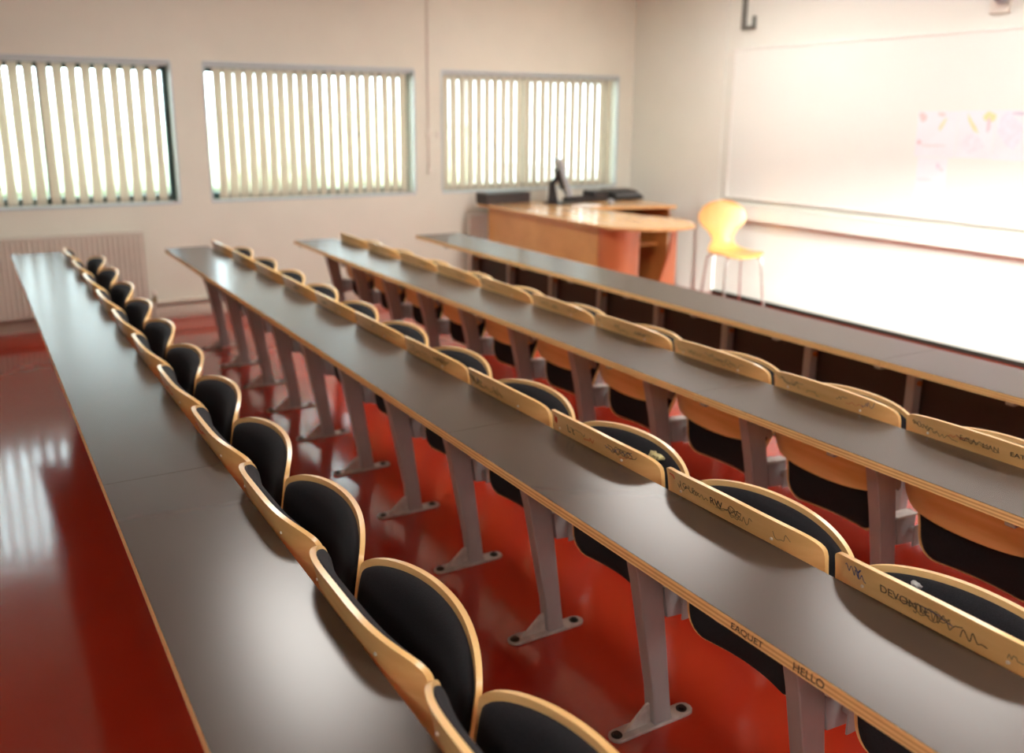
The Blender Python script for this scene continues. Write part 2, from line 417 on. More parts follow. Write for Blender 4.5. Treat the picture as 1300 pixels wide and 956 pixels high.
# front row: straight posts with dark modesty panels
def front_post():
    root = empty('desk_post', (0, 0, 0))
    obj('post', bx(.262, .312, -.02, .02, .008, .713), M['steel'], root, bevel=.003)
    obj('desk_bearer', bx(.04, .262, -.016, .016, .69, .7135), M['steel'], root, bevel=.003)
    pl = [(.20, -.026), (.38, -.026), (.38, .026), (.20, .026)]
    fp = obj('foot_plate', prism(pl, 0, .008, 'z'), M['steel_light'], root, bevel=.002)
    for x in (.215, .365):
        b = bmesh.new(); cyl(b, (x, 0, .008), (x, 0, .016), .011, .010, 8); obj('bolt', b, M['bolt'], fp)
    b = bmesh.new(); cyl(b, (.287, -.03, .60), (.287, -.02, .60), .012, n=12)
    obj('fixing_knob', b, M['beech_dark'], root)
    return root
PP = front_post(); register(PP); first = True
def modesty():
    root = obj('modesty_panel', bx(.3125, .327, -PITCH / 2 + .002, PITCH / 2 - .002, .12, .7135), M['panel'], bevel=.002); return root
MP = modesty(); mfirst = True
for k in range(11, 0, -1):
    o = PP if first else copy_tree(PP); first = False
    o.location = (XL[4], YB + k * PITCH + (.03 if k < 12 else 0), 0)
    tag(o, 'grey steel post under the front desk, %s from the windows' % ords[11 - k], 'desk post', 'posts under the front desk')
    if k < 11:
        q = MP if mfirst else MP.copy()
        if not mfirst: COL.objects.link(q)
        mfirst = False
        q.location = (XL[4], YB + (k + .5) * PITCH + .03, 0)
        tag(q, 'dark brown modesty panel under the front desk, %s from the windows' % ords[10 - k], 'panel', 'modesty panels of the front desk')

# seats -------------------------------------------------------------------------
def shell_solid(fx, ss, lo, hi, nt, th, edge_mi=1):
    """sheet in the y-z plane: y from ss (metres), z between lo(y) and hi(y); x=fx(y,z), th thick toward +x"""
    bm = bmesh.new(); A = []; B = []
    for y in ss:
        a = []; b = []
        for j in range(nt + 1):
            u = j / nt; u = .5 - .5 * math.cos(PI * u)
            z = lo(y) + (hi(y) - lo(y)) * u
            x = fx(y, z); a.append(bm.verts.new((x, y, z)))
            t = th(y, z) if callable(th) else th
            b.append(bm.verts.new((x + t, y, z)))
        A.append(a); B.append(b)
    n = len(ss)
    for i in range(n - 1):
        for j in range(nt):
            bm.faces.new((A[i][j], A[i + 1][j], A[i + 1][j + 1], A[i][j + 1]))
            bm.faces.new((B[i][j], B[i][j + 1], B[i + 1][j + 1], B[i + 1][j]))
    def ef(*v): f = bm.faces.new(v); f.material_index = edge_mi
    for i in range(n - 1):
        ef(A[i][0], B[i][0], B[i + 1][0], A[i + 1][0]); ef(A[i][nt], A[i + 1][nt], B[i + 1][nt], B[i][nt])
    for j in range(nt):
        ef(A[0][j], A[0][j + 1], B[0][j + 1], B[0][j]); ef(A[n - 1][j], B[n - 1][j], B[n - 1][j + 1], A[n - 1][j + 1])
    return bm

HW = .257            # half width of a back rest
def cosspace(w, n): return [-w * math.cos(PI * i / n) for i in range(n + 1)]
def back_x(y, z):
    return -.012 - (z - .74) * (.25 if z > .74 else .12) + .052 * min(1.2, abs(y) / HW) ** 4
def corner(y, w, r):      # drop of a rounded corner of radius r at |y| -> w
    d = abs(y) - (w - r)
    return 0 if d <= 0 else r - math.sqrt(max(0, r * r - d * d))
def back_hi(y, w=HW, ins=0): return .738 + (.066 - ins) * max(0, 1 - (abs(y) / w) ** 3) ** .36
def back_lo(y, w=HW, ins=0): return .462 + .03 * (y / HW) ** 2 + corner(y, w, .075) + ins

SW = .265
def seat_x(y, z):
    s = min(1, abs(y) / SW)
    return .17 + .15 * (z - .6) - .058 * s * s + (2.0 * (z - .70) ** 2 if z > .70 else 0)
def seat_hi(y, w=SW, top=.742): return top - .055 + .055 * max(0, 1 - (abs(y) / w) ** 2.3) ** .45
def seat_lo(y, w=SW, ins=0): return .300 + .014 * (y / SW) ** 2 + corner(y, w, .08) + ins
def taper(bm):
    for v in bm.verts:
        t = max(0, min(1, (v.co.z - .36) / .26)); t = t * t * (3 - 2 * t); v.co.y *= .745 + .255 * t
    return bm

def make_seat():
    root = empty('tip_up_seat', (0, 0, 0))
    sh = obj('backrest', shell_solid(back_x, cosspace(HW, 34), back_lo, back_hi, 14, .0125), [M['ply'], M['ply_edge']], root, smooth=True, bevel=.002)
    # padding on the sitter's side: swells in the middle, thin at the rim
    pw = HW - .012
    def pad_t(y, z):
        e = (1 - (abs(y) / pw) ** 6); lo = back_lo(y, pw, .012); hi = back_hi(y, pw, .010)
        u = (z - lo) / max(1e-6, hi - lo); f = (1 - abs(2 * u - 1) ** 8)
        return .006 + .022 * max(0, e) ** .6 * max(0, f) ** .6
    obj('backrest_pad', shell_solid(lambda y, z: back_x(y, z) + .0122, cosspace(pw, 28), lambda y: back_lo(y, pw, .012), lambda y: back_hi(y, pw, .006), 14, pad_t, 0),
        M['fabric'], root, smooth=True)
    obj('seat_pan', taper(shell_solid(seat_x, cosspace(SW, 36), seat_lo, seat_hi, 18, .0125)), [M['ply'], M['ply_edge']], root, smooth=True, bevel=.002)
    sw = SW - .012
    def st(y, z):
        lo = seat_lo(y, sw, .006); hi = seat_hi(y, sw, .730); e = 1 - (abs(y) / sw) ** 7
        u = (z - lo) / max(1e-6, hi - lo); f = 1 - abs(2 * u - 1) ** 9
        return -(.005 + .028 * max(0, e) ** .6 * max(0, f) ** .6)
    obj('seat_pad', taper(shell_solid(lambda y, z: seat_x(y, z) + .0003, cosspace(sw, 30), lambda y: seat_lo(y, sw, .006), lambda y: seat_hi(y, sw, .730), 18, st, 0)),
        M['fabric'], root, smooth=True)
    # hinge bracket on the underside of the pan reaching the arms at both sides
    for s_ in (-1, 1):
        ya_, yb_ = sorted((s_ * .2085, s_ * .2135)); b = bx(.075, .14, ya_, yb_, .335, .405)
        cyl(b, (.105, s_ * .2125, .375), (.105, s_ * .2412, .375), .012, n=12)
        obj('hinge_bracket', b, M['steel'], root, bevel=.001)
    for s in (-1, 1):
        b = bmesh.new(); x = back_x(s * .15, .749); cyl(b, (x + .001, s * .15, .749), (x - .003, s * .15, .749), .0042, .003, 10)
        obj('screw_cap', b, M['cap'], root)
    return root
SP = make_seat(); register(SP); first = True
seat = {}
for r in (1, 2, 3):
    for k in range(11, 0, -1):
        o = SP if first else copy_tree(SP); first = False
        y = YB + (k + .5) * PITCH + {1: .07, 2: .045, 3: .012}[r]
        o.location = (XG[r], y, 0); seat[r, k] = o
        extra = 'folded black padded plywood seat'
        if (r, k) == (2, 3): extra = 'folded seat with torn pad and yellow foam'
        if (r, k) == (2, 1): extra = 'folded seat with dense scribbles'
        tag(o, '%s, %s, %s from windows' % (extra, rowname[r], ords[11 - k]), 'seat', 'tip-up lecture seats')

# writing and scribbles ------------------------------------------------------------
def text_mesh(txt, size):
    cu = bpy.data.curves.new('writing', 'FONT'); cu.body = txt; cu.size = size; cu.extrude = .0003
    cu.align_x = 'CENTER'; cu.align_y = 'CENTER'
    t = bpy.data.objects.new('writing', cu); COL.objects.link(t)
    dg = bpy.context.evaluated_depsgraph_get(); me = bpy.data.meshes.new_from_object(t.evaluated_get(dg))
    COL.objects.unlink(t); bpy.data.objects.remove(t)
    return me
def write_on_back(s, txt, size, y, z, m, sx=1.0):
    """letters on the desk-side face of the back rest; reading direction runs towards -y as seen from behind"""
    me = text_mesh(txt, size)
    for v in me.vertices:
        yy = y - v.co.x * sx; zz = z + v.co.y
        v.co = Vector((back_x(yy, zz) - .0006 - v.co.z, yy, zz))
    me.materials.append(m)
    o = link(bpy.data.objects.new('writing', me)); 
    o.parent = next(c for c in COL.objects if c.parent == s and c.name.startswith('backrest') and 'pad' not in c.name)
    return o
def scribble(s, y, z, w, h, m, seed, n=14, thick=.0011):
    rnd = random.Random(seed); pts = []
    for i in range(n):
        yy = y + w / 2 - w * i / (n - 1) + rnd.uniform(-.3, .3) * w / n
        zz = z + rnd.choice((-1, 1)) * rnd.uniform(.3, 1) * h / 2
        pts.append((yy, zz))
    bm = bmesh.new(); P3 = smooth_path([(back_x(a, b) - .0004, a, b) for a, b in pts], 5)
    quad_strip(bm, P3, thick)
    par = next(c for c in COL.objects if c.parent == s and c.name.startswith('backrest') and 'pad' not in c.name)
    return obj('scribble', bm, m, par)
def quad_strip(bm, P3, thick):
    for a, b in zip(P3, P3[1:]):
        d = (b - a); 
        if d.length < 1e-6: continue
        d.normalize(); q = Vector((0, -d.z, d.y)) * thick; a2 = a - d * thick * .4; b2 = b + d * thick * .4
        vs = [bm.verts.new(p) for p in (a2 - q, b2 - q, b2 + q, a2 + q)]
        up = Vector((-.0005, 0, 0)); v2 = [bm.verts.new(v.co + up) for v in vs]
        bm.faces.new(v2); bm.faces.new(vs[::-1])
        for i in range(4): bm.faces.new((vs[i], vs[(i + 1) % 4], v2[(i + 1) % 4], v2[i]))

inks = ['ink_faint', 'ink_faint', 'ink', 'ink_faint', 'ink_red', 'ink_blue']
for (r, k), s in seat.items():
    if r == 1: continue
    rnd = random.Random(r * 100 + k); 
    for i in range(8 if k < 6 else 3):
        scribble(s, rnd.uniform(-.19, .19), rnd.uniform(.757, .776), rnd.uniform(.03, .09), rnd.uniform(.01, .022), M[rnd.choice(inks[:4] + (inks if k < 5 else []))], rnd.random(), n=rnd.randint(6, 13), thick=.0007)
for k, yy, w in ((4, .06, .16), (5, -.02, .14), (6, .05, .1), (8, .0, .12), (7, .05, .08)):
    scribble(seat[1, k], yy, .762, w, .02, M['ink_red' if k != 7 else 'ink_faint'], k, n=9, thick=.0016)
write_on_back(seat[3, 2], 'Esthr', .022, .02, .772, M['ink_faint'])
write_on_back(seat[3, 2], 'MAN', .022, -.05, .769, M['ink_faint'])
write_on_back(seat[3, 2], 'EAT', .018, -.125, .770, M['ink'], 1.3)
write_on_back(seat[2, 1], 'DEVONTE', .024, .05, .770, M['ink_mid'])
write_on_back(seat[2, 1], 'Y', .034, .16, .772, M['ink_blue'])
scribble(seat[2, 1], -.02, .768, .10, .022, M['ink_faint'], 33, 20, .0009)
scribble(seat[2, 1], -.09, .765, .05, .026, M['ink'], 35, 7, .0008)
write_on_back(seat[2, 2], 'I C * F', .022, .12, .772, M['ink_faint'])
write_on_back(seat[2, 2], 'RW', .026, .015, .772, M['ink'])
scribble(seat[2, 2], -.045, .772, .04, .014, M['ink'], 21, 9, .0009)
scribble(seat[2, 2], .19, .777, .03, .006, M['ink_red'], 22, 5, .0018)
write_on_back(seat[2, 3], 'L t', .034, .08, .766, M['ink'])
scribble(seat[2, 3], .17, .772, .022, .022, M['ink_red'], 41, 9, .0022)
scribble(seat[2, 3], -.01, .768, .05, .02, M['ink_red'], 42, 8, .001)
write_on_back(seat[2, 4], 'SWY', .024, .15, .771, M['ink_faint'])
write_on_back(seat[2, 4], '*', .034, .10, .768, M['ink_blue'])
# chipped dark notch on the top edge of that back
b = bmesh.new(); box(b, -.011, -.002, -.046, -.022, .793, .7975); obj('chipped_notch', b, M['ink'], next(c for c in COL.objects if c.parent == seat[2, 4] and c.name.startswith('backrest') and 'pad' not in c.name))

# words on the edge of the second desk
def edge_text(board, txt, size, ywc, x=-.0006, sx=1.0):
    me = text_mesh(txt, size); yl = ywc - board.location.y
    for v in me.vertices: v.co = Vector((x - v.co.z, yl - v.co.x * sx, DT / 2 - .001 + v.co.y))
    me.materials.append(M['ink']); o = link(bpy.data.objects.new('writing', me))
    o.parent = next(c for c in COL.objects if c.parent == board and c.name.startswith('plywood_core'))
edge_text(boards[2, 2], 'HELLO', .023, .915, sx=1.0)
edge_text(boards[2, 2], 'EAQUET', .018, 1.06, sx=1.2)

# pale scratches on a front modesty panel
pan = min([o for o in COL.objects if o.name.startswith('modesty_panel')], key=lambda o: abs(o.location.y - 3.02))
bm = bmesh.new(); rnd = random.Random(5)
for cy, cz, w, h, n in ((.10, .64, .10, .02, 7), (-.02, .63, .07, .08, 7), (-.10, .635, .07, .07, 8)):
    P3 = smooth_path([(.3119, cy + w / 2 - w * i / (n - 1), cz + rnd.uniform(-h, h) / 2) for i in range(n)], 5)
    quad_strip(bm, P3, .003)
obj('scratched_scribble', bm, M['chalk'], pan)

# torn pad with foam
def part_of(root, n): return next(c for c in COL.objects if c.parent == root and c.name.startswith(n))
def foam_lump(bm, y, z, ry, rz, seed):
    rnd = random.Random(seed); n = 16; x0 = seat_x(y, z) - .029
    c = bm.verts.new((x0 - .006, y, z)); rings = []
    for q, f in ((.5, 1.0), (1., .35)):
        ring = []
        for i in range(n):
            a = 2 * PI * i / n; j = 1 + rnd.uniform(-.22, .22)
            yy = y + ry * q * j * math.cos(a); zz = z + rz * q * j * math.sin(a)
            ring.append(bm.verts.new((x0 - .006 * f + rnd.uniform(-.002, .002) + (.006 if q == 1. else 0), yy, zz)))
        rings.append(ring)
    for i in range(n):
        bm.faces.new((c, rings[0][i], rings[0][(i + 1) % n])); bm.faces.new((rings[0][i], rings[1][i], rings[1][(i + 1) % n], rings[0][(i + 1) % n]))
bm = bmesh.new(); foam_lump(bm, -.098, .712, .028, .013, 1); foam_lump(bm, -.125, .718, .018, .008, 2); foam_lump(bm, -.085, .700, .018, .012, 3)
obj('exposed_foam', bm, M['foam'], part_of(seat[2, 3], 'seat_pad'), smooth=True)['label'] = 'pale yellow foam poking through the torn black cover'
bm = bmesh.new(); foam_lump(bm, .135, .716, .014, .006, 4)
obj('torn_spot', bm, M['tear'], part_of(seat[2, 1], 'seat_pad'), smooth=True)

# ------------------------------------------------------------------ window wall fittings
def radiator(xa, xb, label):
    z0, z1 = .13, .735; y = Y1 - .13
    root = empty('radiator', ((xa + xb) / 2, Y1 - .10, z0)); w = (xb - xa) / 2; h = z1 - z0
    tag(root, label, 'radiator')
    n = int((xb - xa) / .037); pts = []
    for i in range(n):
        x = -w + .012 + (2 * w - .024) * i / n; p = (2 * w - .024) / n
        pts += [(x, -.030), (x + p * .22, -.040), (x + p * .62, -.040), (x + p * .84, -.030)]
    front = pts + [(w - .012, -.030), (w - .012, -.022), (-w + .012, -.022)]
    obj('front_panel', prism(front, .02, h - .02, 'z'), M['rad'], root, bevel=.0)
    bm = bx(-w, w, -.034, .045, h - .02, h); box(bm, -w, w, -.034, -.02, 0, .02); box(bm, -w, -w + .012, -.034, .045, .0, h - .02); box(bm, w - .012, w, -.034, .045, 0, h - .02)
    box(bm, -w + .012, w - .012, .03, .045, .02, h - .02)
    obj('casing', bm, M['rad'], root, bevel=.003)
    bm = bmesh.new(); cyl(bm, (w + .0, .0, .05), (w + .05, 0, .05), .009); cyl(bm, (w + .05, 0, .03), (w + .05, 0, .09), .013)
    v = obj('valve', bm, M['brass'], root, smooth=True)
    bm = bmesh.new(); cyl(bm, (w + .05, 0, .09), (w + .05, 0, .125), .018, .015); obj('valve_cap', bm, M['cap'], v, smooth=True)
    bm = bmesh.new(); cyl(bm, (w + .05, 0, .03), (w + .05, 0, -.13 + .0), .0075); obj('pipe', bm, M['rad'], root, smooth=True)
    bm = bmesh.new()
    for x in (-w * .6, w * .6): box(bm, x - .02, x + .02, .045, .0995, .1, h - .1)
    obj('wall_bracket', bm, M['rad'], root)
radiator(-1.0, 1.175, 'long white ridged radiator under the leftmost window')
radiator(4.10, 5.3, 'white ridged radiator partly hidden behind the teacher desk')

# cable conduit with two small boxes between the windows
root = empty('cable_conduit', (3.735, Y1, 1.14)); tag(root, 'thin painted cable conduit running up between middle and right windows', 'conduit')
obj('conduit', bx(-.009, .009, -.014, 0, 0, H - 1.14), M['conduit'], root, bevel=.002)
obj('switch_box', bx(-.028, .028, -.03, -.0145, .32, .38), M['cap'], root, bevel=.004)
obj('outlet_box', bx(-.024, .024, -.03, -.0145, -.02, .03), M['cap'], root, bevel=.004)
# small socket beside it
root = empty('wall_switch', (3.835, Y1, 1.44)); tag(root, 'small white wall switch right of the cable conduit', 'switch')
obj('switch_plate', bx(-.02, .02, -.012, 0, 0, .07), M['cap'], root, bevel=.003)
obj('rocker', bx(-.008, .008, -.017, -.012, .02, .05), M['white_metal'], root, bevel=.002)

# ------------------------------------------------------------------ whiteboard wall
root = empty('whiteboard', (X1, 1.0, .94)); tag(root, 'very wide white board filling the right wall behind the chair', 'whiteboard')
ya, yb = 1.0 - 3.2 + .0, 6.28; L0, L1 = -2.6, yb - 1.0; hh = 1.30
obj('board_surface', bx(-.035, -.001, L0 + .012, L1 - .012, .012, hh - .012), M['board'], root)
b = bx(-.042, 0, L0, L1, 0, .012); box(b, -.042, 0, L0, L1, hh - .012, hh); box(b, -.042, 0, L0, L0 + .012, .012, hh - .012); box(b, -.042, 0, L1 - .012, L1, .012, hh - .012)
obj('board_frame', b, M['board_trim'], root, bevel=.002)

def poster(name, y, z, w, h, label, patches, seed):
    """paper pinned on the board, centre (y, z)"""
    root = empty(name, (X1 - .0355, y, z)); tag(root, label, 'map')
    obj('paper_sheet', bx(-.0012, 0, -w / 2, w / 2, -h / 2, h / 2), M['paper'], root)
    for i, (py, pz, pw, ph, col, ang) in enumerate(patches):
        key = 'print_%d_%d_%d' % col
        if key not in M: M[key] = mat(key, srgb(*col), rough=.7, noise=.06, nscale=25)
        bm = bmesh.new(); n = 9; rnd = random.Random(seed + i); pts = []
        for j in range(n):
            a = 2 * PI * j / n; r = 1 + rnd.uniform(-.35, .35)
            u, v = pw / 2 * r * math.cos(a), ph / 2 * r * math.sin(a); c, s = math.cos(math.radians(ang)), math.sin(math.radians(ang))
            uu = max(-w / 2, min(w / 2, py + u * c - v * s)); vv = max(-h / 2, min(h / 2, pz + u * s + v * c))
            pts.append((uu, vv))
        prism(pts, -.0016 - .0001 * i, -.0012, 'x', bm); obj('printed_area', bm, M[key], root)
poster('wall_map', 4.20, 1.545, .32, .32, 'pale printed map sheet, left end of the upper row on the whiteboard',
       [(.12, .12, .07, .06, (226, 205, 208), 0), (-.03, .14, .05, .03, (232, 206, 208), 0), (.02, -.08, .25, .02, (240, 220, 226), 0), (-.05, .08, .03, .1, (214, 222, 190), 30),
        (.13, -.06, .03, .03, (240, 190, 200), 0)], 1)
poster('wall_map', 3.90, 1.55, .27, .32, 'pale printed map with green corner, middle of the whiteboard sheets',
       [(.03, .07, .025, .16, (230, 222, 170), -35), (-.09, .12, .09, .07, (212, 222, 170), 0), (-.09, .06, .03, .1, (238, 206, 216), 0), (.0, -.06, .2, .12, (228, 228, 238), 0)], 9)
poster('wall_map', 3.61, 1.55, .30, .33, 'pale blue and pink map, right end of the sheets on the whiteboard',
       [(.05, .02, .16, .24, (222, 227, 240), 0), (-.09, -.02, .035, .28, (228, 200, 218), 0), (-.02, .14, .12, .025, (200, 198, 216), 0)], 17)
poster('wall_notice', 4.205, 1.22, .24, .32, 'pale paper sheet hanging low on the whiteboard, below the maps',
       [(-.05, .1, .03, .04, (214, 210, 226), 0), (-.08, .08, .03, .03, (238, 214, 222), 0), (.03, .0, .16, .02, (240, 222, 230), 0)], 25)

# cable bracket high on the wall
root = empty('wall_bracket', (X1, 6.19, 2.40)); tag(root, 'grey hooked metal bracket high on the wall above the whiteboard', 'bracket')
b = bx(-.035, -.002, .005, .04, .0, H - 2.40); obj('upright_bar', b, M['iron'], root, bevel=.002)
b = bx(-.035, -.002, -.09, .005, 0, .03); box(b, -.035, -.002, -.11, -.09, 0, .11); obj('hook', b, M['iron'], root, bevel=.002)
# small speaker/camera
root = empty('wall_camera', (X1, 3.80, 2.44)); tag(root, 'small grey dome camera on a white wall mount, top right corner', 'camera')
obj('mount_plate', bx(-.03, 0, -.02, .12, -.1, .1), M['cap'], root, bevel=.006)
bm = bmesh.new(); bmesh.ops.create_uvsphere(bm, u_segments=20, v_segments=12, radius=.055)
for v in bm.verts: v.co = Vector((v.co.x - .085, v.co.y - .0, v.co.z * .9 + .0))
obj('camera_dome', bm, M['grey_plastic'], root, smooth=True)
bm = bmesh.new(); cyl(bm, (-.13, 0, -.01), (-.145, 0, -.012), .022, .02); obj('lens', bm, M['black'], root, smooth=True)

# ------------------------------------------------------------------ teacher desk
TZ = .84
root = empty('teacher_desk', (4.2, 5.8, 0)); tag(root, 'L-shaped beech teacher desk with rounded peninsula end, below the right window', 'desk')
def W(pts): return [(x - 4.2, y - 5.8) for x, y in pts]
bulb = []
wing = [(4.15, 7.60), (4.15, 5.80)]
curve = smooth_path([(4.15, 5.80, 0), (4.17, 5.60, 0), (4.25, 5.42, 0), (4.40, 5.30, 0), (4.60, 5.25, 0), (4.80, 5.30, 0), (4.93, 5.46, 0), (5.02, 5.66, 0), (5.00, 5.86, 0), (4.92, 6.1, 0), (4.90, 6.4, 0), (4.93, 6.78, 0)], 6)
wing += [(p.x, p.y) for p in curve[1:]] + [(4.93, 6.86), (4.93, 7.60)]
obj('peninsula_top', prism(W(wing), TZ - .025, TZ, 'z'), M['beech_top'], root, bevel=.003)
bt = [(4.932, 6.90), (5.05, 6.83), (5.3, 6.74), (5.74, 6.60), (5.80, 6.66), (5.80, 7.60), (4.932, 7.60)]
obj('return_top', prism(W(bt), TZ - .025, TZ, 'z'), M['beech_top'], root, bevel=.003)
obj('modesty_front', bx(.03, .048, -.03, 1.72, .02, TZ - .026), M['beech'], root, bevel=.002)
# curved pedestal panel under the rounded end
cp = smooth_path([(4.235, 5.765, 0), (4.245, 5.68, 0), (4.30, 5.60, 0), (4.39, 5.575, 0), (4.50, 5.60, 0), (4.56, 5.66, 0)], 6)
outer = [(p.x, p.y) for p in cp]; inner = []
for i, p in enumerate(cp):
    d = (cp[min(i + 1, len(cp) - 1)] - cp[max(i - 1, 0)]).normalized(); inner.append((p.x - d.y * .018, p.y + d.x * .018))
obj('curved_pedestal', prism(W(outer + inner[::-1]), .02, TZ - .026, 'z'), M['beech_red_bounce'], root, smooth=True)
# tapering fin (wider at the foot)
bm = prism([(.0, .02), (.30, .02), (.30, TZ - .026), (.245, TZ - .026), (.23, .62), (.10, .25), (.0, .08)], -.01, .01)
for v in bm.verts: v.co = Vector((v.co.x + .30, v.co.y - .30, v.co.z))
obj('tapered_fin', bm, M['beech_red_bounce'], root, bevel=.002)
# drawer side carcass and shelf below the return
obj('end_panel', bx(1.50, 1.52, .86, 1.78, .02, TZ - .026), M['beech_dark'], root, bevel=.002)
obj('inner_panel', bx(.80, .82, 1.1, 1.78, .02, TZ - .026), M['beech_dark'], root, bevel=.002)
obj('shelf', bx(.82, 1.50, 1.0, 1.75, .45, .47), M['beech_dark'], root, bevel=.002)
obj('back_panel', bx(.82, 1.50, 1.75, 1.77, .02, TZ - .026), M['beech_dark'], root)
bm = bmesh.new(); tube(bm, smooth_path([(.9, .98, .78), (.95, .93, .55), (1.05, .92, .40), (1.2, .93, .45), (1.25, .97, .7)], 6), .006, 8)
obj('cable', bm, M['black'], root, smooth=True)
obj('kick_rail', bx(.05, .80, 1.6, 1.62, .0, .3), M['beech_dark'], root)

# black box, monitor, keyboards
root = empty('equipment_case', (4.42, 7.55, TZ)); tag(root, 'long low dark case at the left end of the teacher desk', 'case')
root.rotation_euler = (0, 0, math.radians(4))
obj('case_body', bx(-.26, .24, -.10, .10, 0, .095), M['blackbox'], root, bevel=.005)
obj('case_lid', bx(-.262, .242, -.102, .102, .0955, .104), M['black'], root, bevel=.003)

root = empty('computer_monitor', (4.83, 7.30, TZ), math.radians(-27)); tag(root, 'grey flat computer monitor seen from the side, tilted back on black stand', 'monitor')
bm = bmesh.new(); n = 20
prism([( .15 * math.cos(2 * PI * i / n), .12 * math.sin(2 * PI * i / n)) for i in range(n)], 0, .016, 'z', bm)
for v in bm.verts: v.co.x += .04
obj('stand_base', bm, M['black'], root, bevel=.003)
obj('stand_column', prism([(-.06, .016), (.03, .016), (.005, .15), (-.005, .21), (-.055, .21)], -.045, .045), M['black'], root, bevel=.006)
obj('tilt_arm', prism([(-.045, .20), (-.005, .17), (.055, .26), (.035, .29)], -.02, .02), M['black'], root, bevel=.003)
scr = empty('screen_unit', (0, 0, 0)); bpy.data.objects.remove(scr)
def tilt(bm, a=-18, ox=.075, oz=.24):
    Rm = Matrix.Rotation(math.radians(a), 4, 'Y')
    for v in bm.verts: v.co = Rm @ v.co + Vector((ox, 0, oz))
    return bm
h = obj('screen_housing', tilt(bx(-.022, .022, -.20, .20, -.17, .19)), M['grey_plastic'], root, bevel=.006)
obj('screen_glass', tilt(bx(.022, .0235, -.185, .185, -.15, .175)), M['screen'], h)
obj('rear_shell', tilt(bx(-.05, -.022, -.12, .12, -.10, .10)), M['black'], h, bevel=.01)

def keyboard(loc, rz, label, l=.46, d=.17, hh=.03):
    root = empty('keyboard', loc, rz); tag(root, label, 'keyboard')
    obj('key_tray', prism([(-d / 2, 0), (d / 2, 0), (d / 2, hh), (-d / 2, hh * .5)], -l / 2, l / 2), M['black'], root, bevel=.003)
    bm = bmesh.new()
    for i in range(5):
        for j in range(15):
            x = -d * .42 + i * d * .17; y = -l * .46 + j * l * .062; z = hh * (.5 + .5 * (x + d / 2) / d)
            box(bm, x, x + d * .14, y, y + l * .052, z + .001, z + .009)
    obj('keys', bm, M['blackbox'], root)
    return root
keyboard((5.22, 7.36, TZ), math.radians(100), 'black computer keyboard beside the monitor on the teacher desk', .44, .17, .045)
root = empty('control_console', (5.72, 7.42, TZ), math.radians(0)); tag(root, 'black control console at the right end of the teacher desk, near the corner', 'console')
obj('console_body', prism([(-.12, 0), (.12, 0), (.12, .105), (-.12, .03)], -.10, .10, 'x') if False else
    prism([(-.14, 0), (.14, 0), (.14, .10), (-.02, .085), (-.14, .03)], -.17, .17, 'x'), M['black'], root, bevel=.004)
bm = bmesh.new()
for i in range(6): box(bm, -.14 + i * .048, -.11 + i * .048, -.115, -.09, .046 - .001, .056)
obj('buttons', bm, M['grey_plastic'], root)
root = empty('control_box', (5.42, 7.45, TZ)); tag(root, 'small black box between the keyboard and the console', 'box')
obj('box_body', bx(-.09, .09, -.10, .10, 0, .095), M['black'], root, bevel=.005)
obj('box_panel', bx(-.075, .075, -.104, -.10, .015, .08), M['blackbox'], root)
root = empty('computer_mouse', (5.40, 7.17, TZ)); tag(root, 'small grey computer mouse in front of the keyboard', 'mouse')
bm = bmesh.new(); bmesh.ops.create_uvsphere(bm, u_segments=18, v_segments=10, radius=1)
for v in bm.verts: v.co = Vector((v.co.x * .033, v.co.y * .055, max(0, v.co.z) * .034))
obj('mouse_shell', bm, M['grey_plastic'], root, smooth=True)
bm = bmesh.new(); cyl(bm, (-.004, -.028, .030), (.004, -.028, .030), .006, n=10); obj('scroll_wheel', bm, M['black'], root)
root = empty('paper_stack', (4.98, 6.98, TZ), .3); tag(root, 'small stack of white papers in front of the monitor', 'papers')
b = bx(-.11, .11, -.09, .09, 0, .004); obj('lower_sheets', b, M['paper'], root)
b = bx(-.10, .11, -.085, .09, .0041, .008); bmesh.ops.rotate(b, verts=b.verts, cent=(0, 0, 0), matrix=Matrix.Rotation(.12, 3, 'Z')); obj('top_sheet', b, M['cap'], root)

